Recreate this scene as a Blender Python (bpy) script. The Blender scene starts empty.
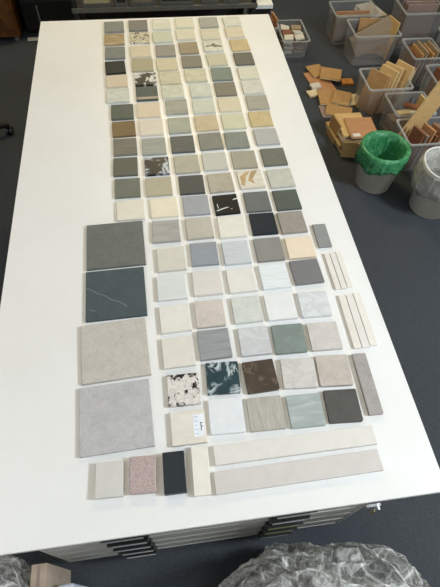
import bpy, bmesh, math, random
from mathutils import Vector, Matrix, Euler, noise
random.seed(5)
C = bpy.context.scene.collection
TOP = 0.85          # height of the table surface above the floor
POS = {
 'c1r1': (0.3804, 2.4050, 0.0999, 0.1003, 0.0229),
 'c1r2': (0.3803, 2.2827, 0.0997, 0.1010, 0.0127),
 'c1r3': (0.3825, 2.1567, 0.0970, 0.1001, -0.0019),
 'c1r4': (0.3821, 2.0303, 0.0944, 0.1010, 0.0500),
 'c1r5': (0.3876, 1.9166, 0.0978, 0.0925, 0.0229),
 'c1r6': (0.3915, 1.8035, 0.0996, 0.0976, -0.0038),
 'c1r7': (0.4080, 1.6833, 0.0967, 0.1010, 0.0011),
 'c1r8': (0.4119, 1.5653, 0.0974, 0.0968, 0.0272),
 'c1r9': (0.4148, 1.4491, 0.0951, 0.0995, 0.0126),
 'c1r10': (0.4131, 1.3290, 0.0954, 0.1010, -0.0088),
 'c1r11': (0.4178, 1.2084, 0.0968, 0.0988, -0.0006),
 'c1r12': (0.4260, 1.0903, 0.1008, 0.0966, 0.0083),
 'c2r1': (0.5050, 2.4107, 0.0975, 0.1010, 0.0037),
 'c2r2': (0.5089, 2.2903, 0.0988, 0.0976, -0.0086),
 'c2r3': (0.5074, 2.1611, 0.1008, 0.1007, 0.0181),
 'c2r4': (0.5120, 2.0416, 0.1016, 0.1010, -0.0006),
 'c2r5': (0.5207, 1.9221, 0.1001, 0.0970, 0.0151),
 'c2r6': (0.5217, 1.8099, 0.0979, 0.1001, 0.0063),
 'c2r7': (0.5238, 1.6872, 0.1000, 0.1005, 0.0016),
 'c2r8': (0.5288, 1.5649, 0.0988, 0.1006, -0.0032),
 'c2r9': (0.5328, 1.4417, 0.0973, 0.1010, 0.0089),
 'c2r10': (0.5374, 1.3200, 0.0971, 0.0984, -0.0021),
 'c2r11': (0.5381, 1.2041, 0.0993, 0.0959, 0.0139),
 'c2r12': (0.5503, 1.0904, 0.1000, 0.0945, 0.0136),
 'c2r13': (0.5493, 0.9725, 0.0977, 0.0977, -0.0009),
 'c2r14': (0.5582, 0.8439, 0.0960, 0.0998, 0.0151),
 'c2r15': (0.5503, 0.7246, 0.0956, 0.0958, 0.0061),
 'c2r16': (0.5520, 0.6043, 0.0957, 0.0974, 0.0248),
 'c2r17': (0.5514, 0.4854, 0.0952, 0.1001, 0.0216),
 'c2r18': (0.5566, 0.3631, 0.0927, 0.0954, -0.0051),
 'c2r19': (0.5597, 0.2504, 0.0964, 0.0941, -0.0002),
 'c3r1': (0.6278, 2.4127, 0.0952, 0.1002, -0.0088),
 'c3r2': (0.6250, 2.2894, 0.1002, 0.1003, 0.0315),
 'c3r3': (0.6310, 2.1597, 0.0971, 0.1010, 0.0016),
 'c3r4': (0.6301, 2.0381, 0.1001, 0.0994, 0.0238),
 'c3r5': (0.6366, 1.9230, 0.0981, 0.0954, 0.0187),
 'c3r6': (0.6402, 1.8135, 0.0993, 0.0948, 0.0019),
 'c3r7': (0.6480, 1.6991, 0.0959, 0.1010, 0.0029),
 'c3r8': (0.6490, 1.5689, 0.0951, 0.1010, 0.0146),
 'c3r9': (0.6515, 1.4440, 0.0966, 0.0993, 0.0057),
 'c3r10': (0.6574, 1.3201, 0.0995, 0.1004, 0.0187),
 'c3r11': (0.6646, 1.2019, 0.0966, 0.0983, -0.0000),
 'c3r12': (0.6705, 1.0904, 0.0969, 0.0958, 0.0039),
 'c3r13': (0.6700, 0.9748, 0.0956, 0.0978, 0.0214),
 'c3r14': (0.6743, 0.8546, 0.0934, 0.0975, -0.0045),
 'c3r15': (0.6695, 0.7308, 0.0957, 0.0976, -0.0088),
 'c3r16': (0.6634, 0.6103, 0.0936, 0.0983, 0.0063),
 'c4r1': (0.7501, 2.4210, 0.0944, 0.0987, 0.0042),
 'c4r2': (0.7444, 2.3040, 0.0958, 0.0976, -0.0044),
 'c4r3': (0.7479, 2.1756, 0.0938, 0.1010, 0.0219),
 'c4r4': (0.7514, 2.0527, 0.0965, 0.0953, -0.0045),
 'c4r5': (0.7590, 1.9347, 0.1011, 0.0994, 0.0130),
 'c4r6': (0.7694, 1.8126, 0.0978, 0.1010, 0.0013),
 'c4r7': (0.7690, 1.6942, 0.0978, 0.0991, 0.0067),
 'c4r8': (0.7671, 1.5745, 0.0989, 0.1010, 0.0230),
 'c4r9': (0.7702, 1.4524, 0.0974, 0.1010, 0.0299),
 'c4r10': (0.7719, 1.3260, 0.0982, 0.1010, 0.0120),
 'c4r11': (0.7786, 1.2019, 0.0970, 0.1010, 0.0287),
 'c4r12': (0.7839, 1.0836, 0.0931, 0.0977, 0.0315),
 'c4r13': (0.7885, 0.9692, 0.0974, 0.1001, 0.0034),
 'c4r14': (0.7862, 0.8482, 0.0925, 0.0989, 0.0120),
 'c4r15': (0.7858, 0.7286, 0.0940, 0.0965, 0.0101),
 'c4r16': (0.7847, 0.6123, 0.0926, 0.0976, 0.0111),
 'c4r17': (0.7893, 0.4956, 0.0953, 0.0966, -0.0054),
 'c4r18': (0.7862, 0.3782, 0.0947, 0.0989, 0.0324),
 'c5r1': (0.8793, 2.4176, 0.0973, 0.0990, 0.0010),
 'c5r2': (0.8734, 2.2995, 0.0963, 0.0994, 0.0002),
 'c5r3': (0.8733, 2.1827, 0.0968, 0.0953, -0.0009),
 'c5r4': (0.8769, 2.0605, 0.0946, 0.1007, 0.0323),
 'c5r5': (0.8835, 1.9366, 0.0979, 0.1007, -0.0093),
 'c5r6': (0.8844, 1.8149, 0.0964, 0.1000, 0.0001),
 'c5r7': (0.8856, 1.6972, 0.0993, 0.1010, -0.0047),
 'c5r8': (0.8863, 1.5754, 0.1000, 0.1010, 0.0161),
 'c5r9': (0.8807, 1.4494, 0.0964, 0.1010, 0.0094),
 'c5r10': (0.8922, 1.3258, 0.0982, 0.1006, -0.0076),
 'c5r11': (0.8996, 1.2098, 0.0980, 0.1010, 0.0336),
 'c5r12': (0.9041, 1.0860, 0.0944, 0.1010, 0.0052),
 'c5r13': (0.9061, 0.9722, 0.0923, 0.1003, -0.0074),
 'c5r14': (0.9034, 0.8505, 0.0962, 0.1010, 0.0028),
 'c5r15': (0.8997, 0.7329, 0.0952, 0.0984, 0.0145),
 'c5r16': (0.8957, 0.6107, 0.0965, 0.0976, 0.0035),
 'c6r1': (1.0047, 2.4197, 0.0925, 0.0941, 0.0250),
 'c6r2': (1.0025, 2.3074, 0.0920, 0.0969, 0.0199),
 'c6r3': (1.0099, 2.1837, 0.0924, 0.1010, 0.0300),
 'c6r4': (1.0110, 2.0592, 0.0940, 0.1010, 0.0118),
 'c6r5': (1.0131, 1.9348, 0.0954, 0.1010, 0.0145),
 'c6r6': (1.0137, 1.8190, 0.0974, 0.0993, 0.0085),
 'c6r7': (1.0153, 1.7019, 0.0960, 0.1010, -0.0044),
 'c6r8': (1.0078, 1.5822, 0.0974, 0.1006, 0.0008),
 'c6r9': (1.0107, 1.4599, 0.0981, 0.1010, 0.0168),
 'c6r10': (1.0176, 1.3311, 0.0973, 0.1010, 0.0045),
 'c6r11': (1.0195, 1.2039, 0.0984, 0.1010, 0.0300),
 'c6r12': (1.0191, 1.0843, 0.0948, 0.1010, 0.0173),
 'c6r13': (1.0134, 0.9685, 0.0951, 0.1010, 0.0170),
 'c3r17': (0.6640, 0.4999, 0.0983, 0.1004, 0.0176),
 'c3r18': (0.6746, 0.3858, 0.0968, 0.0993, -0.0443),
 'c3r19': (0.6689, 0.2700, 0.0971, 0.0998, -0.0360),
 'c4r19': (0.7812, 0.2641, 0.1002, 0.0966, -0.0204),
 'c5r17': (0.8980, 0.4916, 0.0998, 0.0998, -0.0215),
 'c5r18': (0.9021, 0.3736, 0.1020, 0.0954, -0.0673),
 'c5r19': (0.8950, 0.2586, 0.0990, 0.0952, -0.0193),
 'c6r14': (1.0161, 0.8468, 0.0974, 0.0945, -0.0078),
 'c6r15': (1.0138, 0.7401, 0.0994, 0.0984, 0.0266),
 'c6r16': (1.0078, 0.6078, 0.0981, 0.0957, -0.0237),
 'c6r17': (1.0105, 0.4877, 0.0969, 0.0963, -0.0290),
 'c6r18': (1.0092, 0.3701, 0.0993, 0.0990, -0.0644),
 'c6r19': (1.0055, 0.2590, 0.0973, 0.0969, -0.0576),
 'b1': (0.3689, 0.9305, 0.1994, 0.1995, 0.0190),
 'b2': (0.3670, 0.7230, 0.1928, 0.1927, 0.0160),
 'b3': (0.3617, 0.5158, 0.2001, 0.1971, 0.0452),
 'b4': (0.3620, 0.3070, 0.1995, 0.1974, 0.0323),
 'small': (1.1088, 0.8946, 0.0476, 0.1062, -0.0109),
 'bar': (1.0972, 0.3185, 0.0418, 0.1928, -0.0268),
 'set1': (1.1253, 0.7350, 0.0636, 0.1541, 0.0047),
 'set2': (1.1332, 0.5340, 0.0789, 0.1988, -0.0147),
 'long1': (0.8455, 0.1663, 0.4502, 0.0526, 0.0032),
 'long2': (0.8389, 0.0970, 0.4521, 0.0563, 0.0100),
 'slim': (0.5809, 0.1319, 0.0446, 0.1251, -0.0281),
 'black': (0.5115, 0.1351, 0.0580, 0.1059, -0.0143),
 'pink': (0.4297, 0.1403, 0.0698, 0.0934, -0.0431),
 'white': (0.3435, 0.1392, 0.0709, 0.0895, -0.0367),
}

# ------------------------------------------------------------------ helpers
def lin(c):
    def f(v):
        v = v/255.0
        return v/12.92 if v <= .04045 else ((v+.055)/1.055)**2.4
    return (f(c[0]), f(c[1]), f(c[2]))

def new_mat(name, rough=.5, spec=.5):
    m = bpy.data.materials.new(name); m.use_nodes = True
    nt = m.node_tree; b = nt.nodes['Principled BSDF']
    b.inputs['Roughness'].default_value = rough
    b.inputs['Specular IOR Level'].default_value = spec
    return m, nt, b

def coords(nt, seed=0, scale=(1,1,1), rot=(0,0,0)):
    tc = nt.nodes.new('ShaderNodeTexCoord'); mp = nt.nodes.new('ShaderNodeMapping')
    r = random.Random(seed)
    mp.inputs['Location'].default_value = (r.uniform(-50,50), r.uniform(-50,50), r.uniform(-50,50))
    mp.inputs['Scale'].default_value = scale
    mp.inputs['Rotation'].default_value = rot
    nt.links.new(tc.outputs['Object'], mp.inputs['Vector'])
    return mp.outputs['Vector']

def noise_node(nt, vec, scale, detail=4, rough=.55, dist=0):
    n = nt.nodes.new('ShaderNodeTexNoise')
    n.inputs['Scale'].default_value = scale; n.inputs['Detail'].default_value = detail
    n.inputs['Roughness'].default_value = rough; n.inputs['Distortion'].default_value = dist
    nt.links.new(vec, n.inputs['Vector'])
    return n.outputs['Fac']

def ramp(nt, fac, stops, interp='LINEAR'):
    r = nt.nodes.new('ShaderNodeValToRGB'); r.color_ramp.interpolation = interp
    e = r.color_ramp.elements
    while len(e) > 1: e.remove(e[-1])
    e[0].position = stops[0][0]; e[0].color = (*stops[0][1], 1)
    for p, c in stops[1:]:
        k = e.new(p); k.color = (*c, 1)
    nt.links.new(fac, r.inputs['Fac'])
    return r.outputs['Color']

def mix(nt, fac, a, b, mode='MIX'):
    m = nt.nodes.new('ShaderNodeMix'); m.data_type = 'RGBA'; m.blend_type = mode
    for s, v in ((m.inputs[0], fac), (m.inputs[6], a), (m.inputs[7], b)):
        if isinstance(v, (int, float)): s.default_value = v
        elif isinstance(v, tuple): s.default_value = (*v, 1)
        else: nt.links.new(v, s)
    return m.outputs[2]

def bump(nt, b, fac, strength=.2, dist=.002):
    n = nt.nodes.new('ShaderNodeBump'); n.inputs['Strength'].default_value = strength
    n.inputs['Distance'].default_value = dist
    nt.links.new(fac, n.inputs['Height']); nt.links.new(n.outputs['Normal'], b.inputs['Normal'])

def mul(c, k): return tuple(min(1, v*k) for v in c)

def plain(name, c, rough=.5, spec=.5, metal=0, var=.12, scale=20):
    m, nt, b = new_mat(name, rough, spec)
    v = coords(nt, hash_name(name))
    f = noise_node(nt, v, scale)
    col = ramp(nt, f, [(.3, mul(c, 1-var)), (.7, mul(c, 1+var))])
    nt.links.new(col, b.inputs['Base Color']); b.inputs['Metallic'].default_value = metal
    return m

def hash_name(s): return sum((i+1)*ord(ch) for i, ch in enumerate(s))

def clear_plastic(name, c, alpha, rough=.15, spec=.5):
    m, nt, b = new_mat(name, rough, spec)
    v = coords(nt, hash_name(name)); f = noise_node(nt, v, 9, 5)
    nt.links.new(ramp(nt, f, [(.3, mul(c, .9)), (.7, mul(c, 1.05))]), b.inputs['Base Color'])
    b.inputs['Alpha'].default_value = alpha
    return m

def film(name, seed, haze, crease, scale=1, rough=.12):
    # thin clear polythene: see-through, glossy, with whitened creases plus highlights painted as pale lines and facets
    m = bpy.data.materials.new(name); m.use_nodes = True; nt = m.node_tree
    nt.nodes.remove(nt.nodes['Principled BSDF']); out = nt.nodes['Material Output']
    v = coords(nt, seed)
    wv = nt.nodes.new('ShaderNodeTexNoise'); wv.inputs['Scale'].default_value = 5*scale; nt.links.new(v, wv.inputs['Vector'])
    warp = nt.nodes.new('ShaderNodeMix'); warp.data_type = 'VECTOR'; warp.inputs[0].default_value = .16
    nt.links.new(v, warp.inputs[4]); nt.links.new(wv.outputs['Color'], warp.inputs[5])
    def cells(sc, feat):
        n = nt.nodes.new('ShaderNodeTexVoronoi'); n.feature = feat; n.inputs['Scale'].default_value = sc
        nt.links.new(warp.outputs[1], n.inputs['Vector']); return n
    s1 = ramp(nt, cells(15*scale, 'DISTANCE_TO_EDGE').outputs['Distance'], [(0, (1,1,1)), (.045, (.25,.25,.25)), (.10, (0,0,0))])
    s2 = ramp(nt, cells(34*scale, 'DISTANCE_TO_EDGE').outputs['Distance'], [(0, (.55,.55,.55)), (.05, (.1,.1,.1)), (.1, (0,0,0))])
    cellc = nt.nodes.new('ShaderNodeSeparateColor'); nt.links.new(cells(20*scale, 'F1').outputs['Color'], cellc.inputs[0])
    s3 = ramp(nt, cellc.outputs[0], [(.2, (0,0,0)), (.7, (.16,.16,.16)), (.85, (.7,.7,.7))])
    s2 = mix(nt, 1.0, s2, s3, 'ADD')
    g = cells(24*scale, 'F1').outputs['Distance']
    st = nt.nodes.new('ShaderNodeSeparateColor'); nt.links.new(mix(nt, 1.0, s1, s2, 'ADD'), st.inputs[0])
    ma = nt.nodes.new('ShaderNodeMath'); ma.operation = 'MULTIPLY_ADD'; ma.use_clamp = True
    nt.links.new(st.outputs[0], ma.inputs[0]); ma.inputs[1].default_value = crease; ma.inputs[2].default_value = haze
    bp_ = nt.nodes.new('ShaderNodeBump'); bp_.inputs['Strength'].default_value = .7; bp_.inputs['Distance'].default_value = .02/scale
    nt.links.new(g, bp_.inputs['Height'])
    tr = nt.nodes.new('ShaderNodeBsdfTransparent'); tr.inputs[0].default_value = (.90, .90, .88, 1)
    gl = nt.nodes.new('ShaderNodeBsdfGlossy'); gl.inputs['Roughness'].default_value = rough; nt.links.new(bp_.outputs[0], gl.inputs['Normal'])
    df = nt.nodes.new('ShaderNodeBsdfDiffuse'); df.inputs[0].default_value = (.80, .79, .76, 1); nt.links.new(bp_.outputs[0], df.inputs['Normal'])
    lw = nt.nodes.new('ShaderNodeLayerWeight'); lw.inputs[0].default_value = .12; nt.links.new(bp_.outputs[0], lw.inputs['Normal'])
    m1 = nt.nodes.new('ShaderNodeMixShader'); nt.links.new(lw.outputs['Fresnel'], m1.inputs[0]); nt.links.new(tr.outputs[0], m1.inputs[1]); nt.links.new(gl.outputs[0], m1.inputs[2])
    m2 = nt.nodes.new('ShaderNodeMixShader'); nt.links.new(ma.outputs[0], m2.inputs[0]); nt.links.new(m1.outputs[0], m2.inputs[1]); nt.links.new(df.outputs[0], m2.inputs[2])
    nt.links.new(m2.outputs[0], out.inputs[0])
    return m

def wood(name, a, b2, scale=14, rough=.55):
    m, nt, b = new_mat(name, rough)
    v = coords(nt, hash_name(name), (1, 9, 9))
    f = noise_node(nt, v, scale, 5, .6, .6)
    nt.links.new(ramp(nt, f, [(.3, a), (.7, b2)]), b.inputs['Base Color'])
    bump(nt, b, f, .1)
    return m

# ------------------------------------------------------------------ mesh helpers
def link(name, bm, mat=None, parent=None, smooth=False, loc=None, rot=None):
    me = bpy.data.meshes.new(name)
    bmesh.ops.recalc_face_normals(bm, faces=bm.faces)
    bm.to_mesh(me); bm.free()
    if smooth:
        for p in me.polygons: p.use_smooth = True
    o = bpy.data.objects.new(name, me); C.objects.link(o)
    if mat: me.materials.append(mat)
    if parent: o.parent = parent
    if loc: o.location = loc
    if rot: o.rotation_euler = rot
    return o

def box(bm, c, s, bev=0, seg=2, rot=None):
    r = bmesh.ops.create_cube(bm, size=1)
    vs = r['verts']
    M = Matrix.Translation(c) @ (Euler(rot).to_matrix().to_4x4() if rot else Matrix()) @ Matrix.Diagonal((*s, 1))
    bmesh.ops.transform(bm, matrix=M, verts=vs)
    if bev:
        es = list({e for v in vs for e in v.link_edges})
        bmesh.ops.bevel(bm, geom=es, offset=bev, segments=seg, affect='EDGES', profile=.5)
    return vs

def cyl(bm, c, r, h, seg=24, r2=None, axis='z'):
    q = bmesh.ops.create_cone(bm, cap_ends=True, segments=seg, radius1=r, radius2=r if r2 is None else r2, depth=h)
    R = {'z': Matrix(), 'x': Matrix.Rotation(math.pi/2, 4, 'Y'), 'y': Matrix.Rotation(math.pi/2, 4, 'X')}[axis]
    bmesh.ops.transform(bm, matrix=Matrix.Translation(c) @ R, verts=q['verts'])
    return q['verts']

def lathe(bm, prof, seg=48, wob=None):
    rings = []
    for k, (r, z) in enumerate(prof):
        ring = []
        for i in range(seg):
            a = 2*math.pi*i/seg
            dr, dz = wob(k, a) if wob else (0, 0)
            ring.append(bm.verts.new(((r+dr)*math.cos(a), (r+dr)*math.sin(a), z+dz)))
        rings.append(ring)
    for a, b in zip(rings, rings[1:]):
        for i in range(seg):
            bm.faces.new((a[i], a[(i+1) % seg], b[(i+1) % seg], b[i]))
    return rings

def tube(bm, pts, r, seg=10):
    pts = [Vector(p) for p in pts]; rings = []
    for i, p in enumerate(pts):
        d = (pts[min(i+1, len(pts)-1)] - pts[max(i-1, 0)]).normalized()
        u = d.orthogonal().normalized() if i == 0 else (u - d*u.dot(d)).normalized()
        w = d.cross(u)
        rings.append([bm.verts.new(p + (u*math.cos(2*math.pi*k/seg) + w*math.sin(2*math.pi*k/seg))*r) for k in range(seg)])
    for a, b in zip(rings, rings[1:]):
        for i in range(seg):
            bm.faces.new((a[i], a[(i+1) % seg], b[(i+1) % seg], b[i]))
    bm.faces.new(rings[0][::-1]); bm.faces.new(rings[-1])

def tag(o, label, cat, group=None, kind=None):
    o['label'] = label; o['category'] = cat
    if group: o['group'] = group
    if kind: o['kind'] = kind
    return o

def thing(name, label, cat, loc=(0,0,0), rotz=0, group=None):
    o = bpy.data.objects.new(name, None); C.objects.link(o); o.empty_display_size = .05
    o.location = loc; o.rotation_euler = (0, 0, rotz)
    return tag(o, label, cat, group)

# ------------------------------------------------------------------ setting
m, nt, b = new_mat('carpet', .95, .15)
v = coords(nt, 3)
f1 = noise_node(nt, v, 260, 3, .7); f2 = noise_node(nt, v, 1.6, 3)
base = ramp(nt, f1, [(.3, (.036, .041, .048)), (.55, (.068, .075, .086)), (.78, (.135, .148, .168))])
col = mix(nt, f2, mul((.8, .82, .84), 1), (1.0, 1.0, 1.0))
nt.links.new(mix(nt, 1.0, base, col, 'MULTIPLY'), b.inputs['Base Color'])
bump(nt, b, f1, .5, .004)
CARPET = m
bm = bmesh.new(); box(bm, (1.2, 1.35, -.02), (7.0, 7.9, .04))
o = link('floor', bm, CARPET); o['kind'] = 'structure'
WALLM = plain('wall_paint', (.62, .61, .58), .9, .2, var=.02)
CEILM = plain('ceiling_paint', (.74, .73, .70), .9, .2, var=.02)
for nm, c, sz, mt in (('wall_back', (1.2, 5.25, 1.7), (7.0, .1, 3.4), WALLM), ('wall_front', (1.2, -2.55, 1.7), (7.0, .1, 3.4), WALLM),
                  ('wall_left', (-2.25, 1.35, 1.7), (.1, 7.7, 3.4), WALLM), ('wall_right', (4.65, 1.35, 1.7), (.1, 7.7, 3.4), WALLM),
                  ('ceiling', (1.2, 1.35, 3.45), (7.0, 7.9, .1), CEILM)):
    bm = bmesh.new(); box(bm, c, sz); o = link(nm, bm, mt); o['kind'] = 'structure'
# ------------------------------------------------------------------ table top on plan chests
m, nt, b = new_mat('white_laminate', .38, .4)
v = coords(nt, 8)
f = noise_node(nt, v, 3.2, 6, .65)
g = noise_node(nt, v, 11, 4, .7)
smudge = ramp(nt, g, [(.70, (1, 1, 1)), (.80, (.90, .89, .87))])
col = ramp(nt, f, [(.3, (.77, .765, .745)), (.6, (.80, .80, .79))])
nt.links.new(mix(nt, 1.0, col, smudge, 'MULTIPLY'), b.inputs['Base Color'])
LAM = m
EDGE = plain('board_edge', (.62, .61, .58), .6)
table = thing('worktop', 'large white laminate table top covered with stone tile samples', 'table', (.611, 1.25, TOP-.018))
bm = bmesh.new(); box(bm, (0, 0, .009), (1.2228, 2.499, .018), .0012, 2)
link('table_board', bm, LAM, table)
bm = bmesh.new()
for s in (-1, 1):
    box(bm, (s*.42, 0, -.0195), (.05, 2.3, .038), .003)
link('batten', bm, EDGE, table)

GREYM = plain('grey_metal', lin((178, 177, 171)), .45, .5, .0, .05, 6)
GREYL = plain('light_grey_metal', lin((172, 172, 168)), .5, .4, 0, .05)
BLACKP = plain('black_plastic', (.012, .012, .013), .35)
SILV = plain('silver_metal', (.55, .57, .58), .3, .5, .8)
GREEN_CARD = plain('olive_card', lin((120, 128, 84)), .7)
def plan_chest(y0, y1, front, label):
    d = y1-y0
    t = thing('plan_chest', label, 'plan chest', (.60, (y0+y1)/2, 0), 0 if front < 0 else math.pi)
    bm = bmesh.new()
    box(bm, (0, .012, .055), (1.0, d-.08, .05), .002)
    link('plinth', bm, BLACKP, t)
    bm = bmesh.new()
    box(bm, (-.523, 0, .44), (.014, d, .73), .002); box(bm, (.523, 0, .44), (.014, d, .73), .002)
    box(bm, (0, d/2-.007, .44), (1.034, .012, .73), .002); box(bm, (0, 0, .0725), (1.034, d-.03, .013), .001)
    box(bm, (0, 0, .786), (1.06, d, .012), .001)
    link('cabinet_body', bm, GREYM, t)
    n = 6; ph = .118
    for i in range(n):
        z = .082 + ph*i + ph/2
        bm = bmesh.new()
        box(bm, (0, -d/2+.010, z), (1.030, .016, ph-.004), .002)
        box(bm, (0, .02, z-.01), (1.0, d-.10, ph-.05), .002)
        dr = link('drawer', bm, GREYM, t)
        bm = bmesh.new(); box(bm, (0, -d/2+.0015, z-ph/2+.009), (1.028, .004, .005), .001)
        link('drawer_lip', bm, GREYL, dr)['label'] = 'pale metal lip along the drawer bottom'
        for hx in (-.255, .255):
            bm = bmesh.new()
            box(bm, (hx, -d/2-.001, z+.005), (.125, .006, .062), .003)
            box(bm, (hx, -d/2-.012, z+.030), (.125, .022, .006), .002)
            box(bm, (hx-.06, -d/2-.009, z+.006), (.005, .016, .06), .001); box(bm, (hx+.06, -d/2-.009, z+.006), (.005, .016, .06), .001)
            h = link('handle', bm, BLACKP, dr)
            bm = bmesh.new(); box(bm, (hx, -d/2-.018, z-.018), (.108, .006, .014), .002)
            c = link('label_holder', bm, GREEN_CARD if (hx > 0 and i in (1, 2)) else SILV, dr)
            c['label'] = 'olive card in handle' if (hx > 0 and i in (1, 2)) else 'silver strip below the handle'
    return t
plan_chest(.045, .93, -1, 'grey metal plan chest with flat drawers under the near end of the table')
plan_chest(1.50, 2.42, 1, 'grey metal plan chest under the far end of the table')
# keys hanging from the right end of the chest
BRASS = plain('brass', lin((170, 150, 95)), .3, .5, .9)
kt = thing('key_ring', 'small bunch of keys hanging under the front right table edge', 'keys', (1.155, .028, .47))
bm = bmesh.new()
tube(bm, [(.012*math.cos(a), 0, .012*math.sin(a)) for a in [i*math.pi/8 for i in range(17)]], .0015, 6)
link('ring', bm, SILV, kt, True)
for a, mt in ((-.25, BRASS), (.05, SILV), (.3, BRASS)):
    bm = bmesh.new()
    cyl(bm, (0, 0, -.012), .012, .002, 16, axis='y'); box(bm, (0, 0, -.04), (.007, .002, .04), .0005); box(bm, (.004, 0, -.052), (.006, .002, .006))
    link('key', bm, mt, kt, loc=(.01*a*4, a*.02, -.010), rot=(0, a, 0))
bm = bmesh.new(); cyl(bm, (0, .004, .014), .009, .018, 16, axis='y'); box(bm, (-.012, .010, .014), (.05, .01, .016), .002)
link('lock_barrel', bm, SILV, kt)

# ------------------------------------------------------------------ tile samples
WARM = lin((228, 220, 206)); COOL = lin((231, 233, 231))
def albedo(c, y):
    t = min(1, max(0, (y-.95)/.45))
    w = [WARM[i]*t + COOL[i]*(1-t) for i in range(3)]
    l = lin(c)
    return tuple(min(.9, .79*l[i]/w[i]) for i in range(3))

def tile_mat(kind, c, c2, seed, rough):
    m, nt, b = new_mat('tile_'+kind, rough, .22)
    S = lambda *a, **k: coords(nt, seed, *a, **k)
    if kind == 'plain':
        col = ramp(nt, noise_node(nt, S(), 30, 3), [(.3, mul(c, .965)), (.7, mul(c, 1.035))])
    elif kind == 'stone':
        v = S(); a = noise_node(nt, v, 26, 6, .65, .4); d = noise_node(nt, v, 160, 3)
        col = ramp(nt, a, [(.25, mul(c, .82)), (.5, c), (.75, mul(c, 1.16))])
        col = mix(nt, .25, col, ramp(nt, d, [(.35, mul(c, .75)), (.65, mul(c, 1.25))]))
        bump(nt, b, a, .12)
    elif kind == 'grain':      # bands along the tile
        v = S((1.2, 12, 12)); a = noise_node(nt, v, 9, 5, .6, .5)
        dk = .92 if c[0] > .45 else .82
        col = ramp(nt, a, [(.28, mul(c, dk)), (.5, c), (.72, c2 or mul(c, 2-dk))])
    elif kind == 'strata':
        v = S((1.5, 10, 10), (0, 0, .35)); a = noise_node(nt, v, 5, 4, .6, .9)
        col = ramp(nt, a, [(.25, mul(c, .84)), (.5, c), (.72, c2 or mul(c, 1.2))])
    elif kind == 'silver':     # veins running front to back
        v = S((12, 1.6, 12), (0, 0, .12)); a = noise_node(nt, v, 5, 6, .7, 1.4)
        col = ramp(nt, a, [(.25, mul(c, .78)), (.5, c), (.7, c2 or mul(c, 1.25))])
    elif kind == 'vein':       # thin veins in c2
        v = S(); a = noise_node(nt, v, 11, 5, .6, 1.6); d = noise_node(nt, v, 18, 4)
        base = ramp(nt, d, [(.3, mul(c, .85)), (.7, mul(c, 1.12))])
        msk = ramp(nt, a, [(.455, (0,0,0)), (.495, (1,1,1)), (.505, (1,1,1)), (.545, (0,0,0))])
        e = noise_node(nt, v, 14, 2); gate = ramp(nt, e, [(.44, (0,0,0)), (.52, (1,1,1))])
        msk = mix(nt, 1.0, msk, gate, 'MULTIPLY')
        sp = nt.nodes.new('ShaderNodeSeparateColor'); nt.links.new(msk, sp.inputs[0])
        col = mix(nt, sp.outputs[0], base, c2)
    elif kind == 'softvein':
        v = S((1, 1.6, 1), (0, 0, .5)); a = noise_node(nt, v, 9, 5, .6, 1.2)
        col = ramp(nt, a, [(.40, c), (.49, mul(c, .86) if c2 is None else c2), (.58, c), (.75, mul(c, 1.06))])
    elif kind == 'marble':     # broad patches
        v = S(); a = noise_node(nt, v, 16, 5, .65, 1.1)
        col = ramp(nt, a, [(.44, c2), (.48, mul(c2, 2.2)), (.55, c), (.75, mul(c, 1.1))] if c[0] > .55 else [(.50, c2), (.55, mul(c2, 2.2)), (.62, c)])
    elif kind == 'fewpatch':
        v = S(); a = noise_node(nt, v, 20, 5, .6, .8)
        col = ramp(nt, a, [(.32, c2), (.41, mul(c, .8)), (.48, c)])
    elif kind == 'speckle':
        v = S(); a = noise_node(nt, v, 260, 2, .5)
        col = ramp(nt, a, [(.38, c2), (.46, c), (.6, mul(c, 1.1)), (.7, mul(c, 1.3))])
    elif kind == 'terrazzo':
        v = S(); vo = nt.nodes.new('ShaderNodeTexVoronoi'); vo.inputs['Scale'].default_value = 130
        nt.links.new(v, vo.inputs['Vector'])
        sep = nt.nodes.new('ShaderNodeSeparateColor'); nt.links.new(vo.outputs['Color'], sep.inputs[0])
        col = ramp(nt, sep.outputs[0], [(0, c2), (.22, mul(c, .75)), (.4, c), (.8, mul(c, 1.2))], 'CONSTANT')
    elif kind == 'splatter':
        v = S(); a = noise_node(nt, v, 75, 4, .65, .8); d = noise_node(nt, v, 20, 3); e = noise_node(nt, v, 120, 2)
        mm = nt.nodes.new('ShaderNodeMath'); mm.operation = 'ADD'
        nt.links.new(a, mm.inputs[0]); nt.links.new(d, mm.inputs[1])
        base = ramp(nt, e, [(.35, mul(c, .82)), (.6, mul(c, 1.08))])
        msk = ramp(nt, mm.outputs[0], [(.90, (1,1,1)), (.94, (0,0,0))])
        sp = nt.nodes.new('ShaderNodeSeparateColor'); nt.links.new(msk, sp.inputs[0]); msk = sp.outputs[0]
        col = mix(nt, msk, base, c2)
    nt.links.new(col, b.inputs['Base Color'])
    return m

GRID = 'square tile samples laid in a grid'
ORD = ['', 'first', 'second', 'third', 'fourth', 'fifth', 'sixth', 'seventh', 'eighth', 'ninth', 'tenth']
def place(cn, rn):
    col = {1: 'leftmost column', 2: 'fifth column from right', 3: 'fourth column from right', 4: 'third column from right',
           5: 'second column from right', 6: 'rightmost column'}[cn]
    row = 'back row' if rn == 1 else 'front row' if rn == 19 else \
          ORD[rn]+' row from back' if rn <= 10 else ORD[20-rn]+' row from front'
    return row+', '+col

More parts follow.
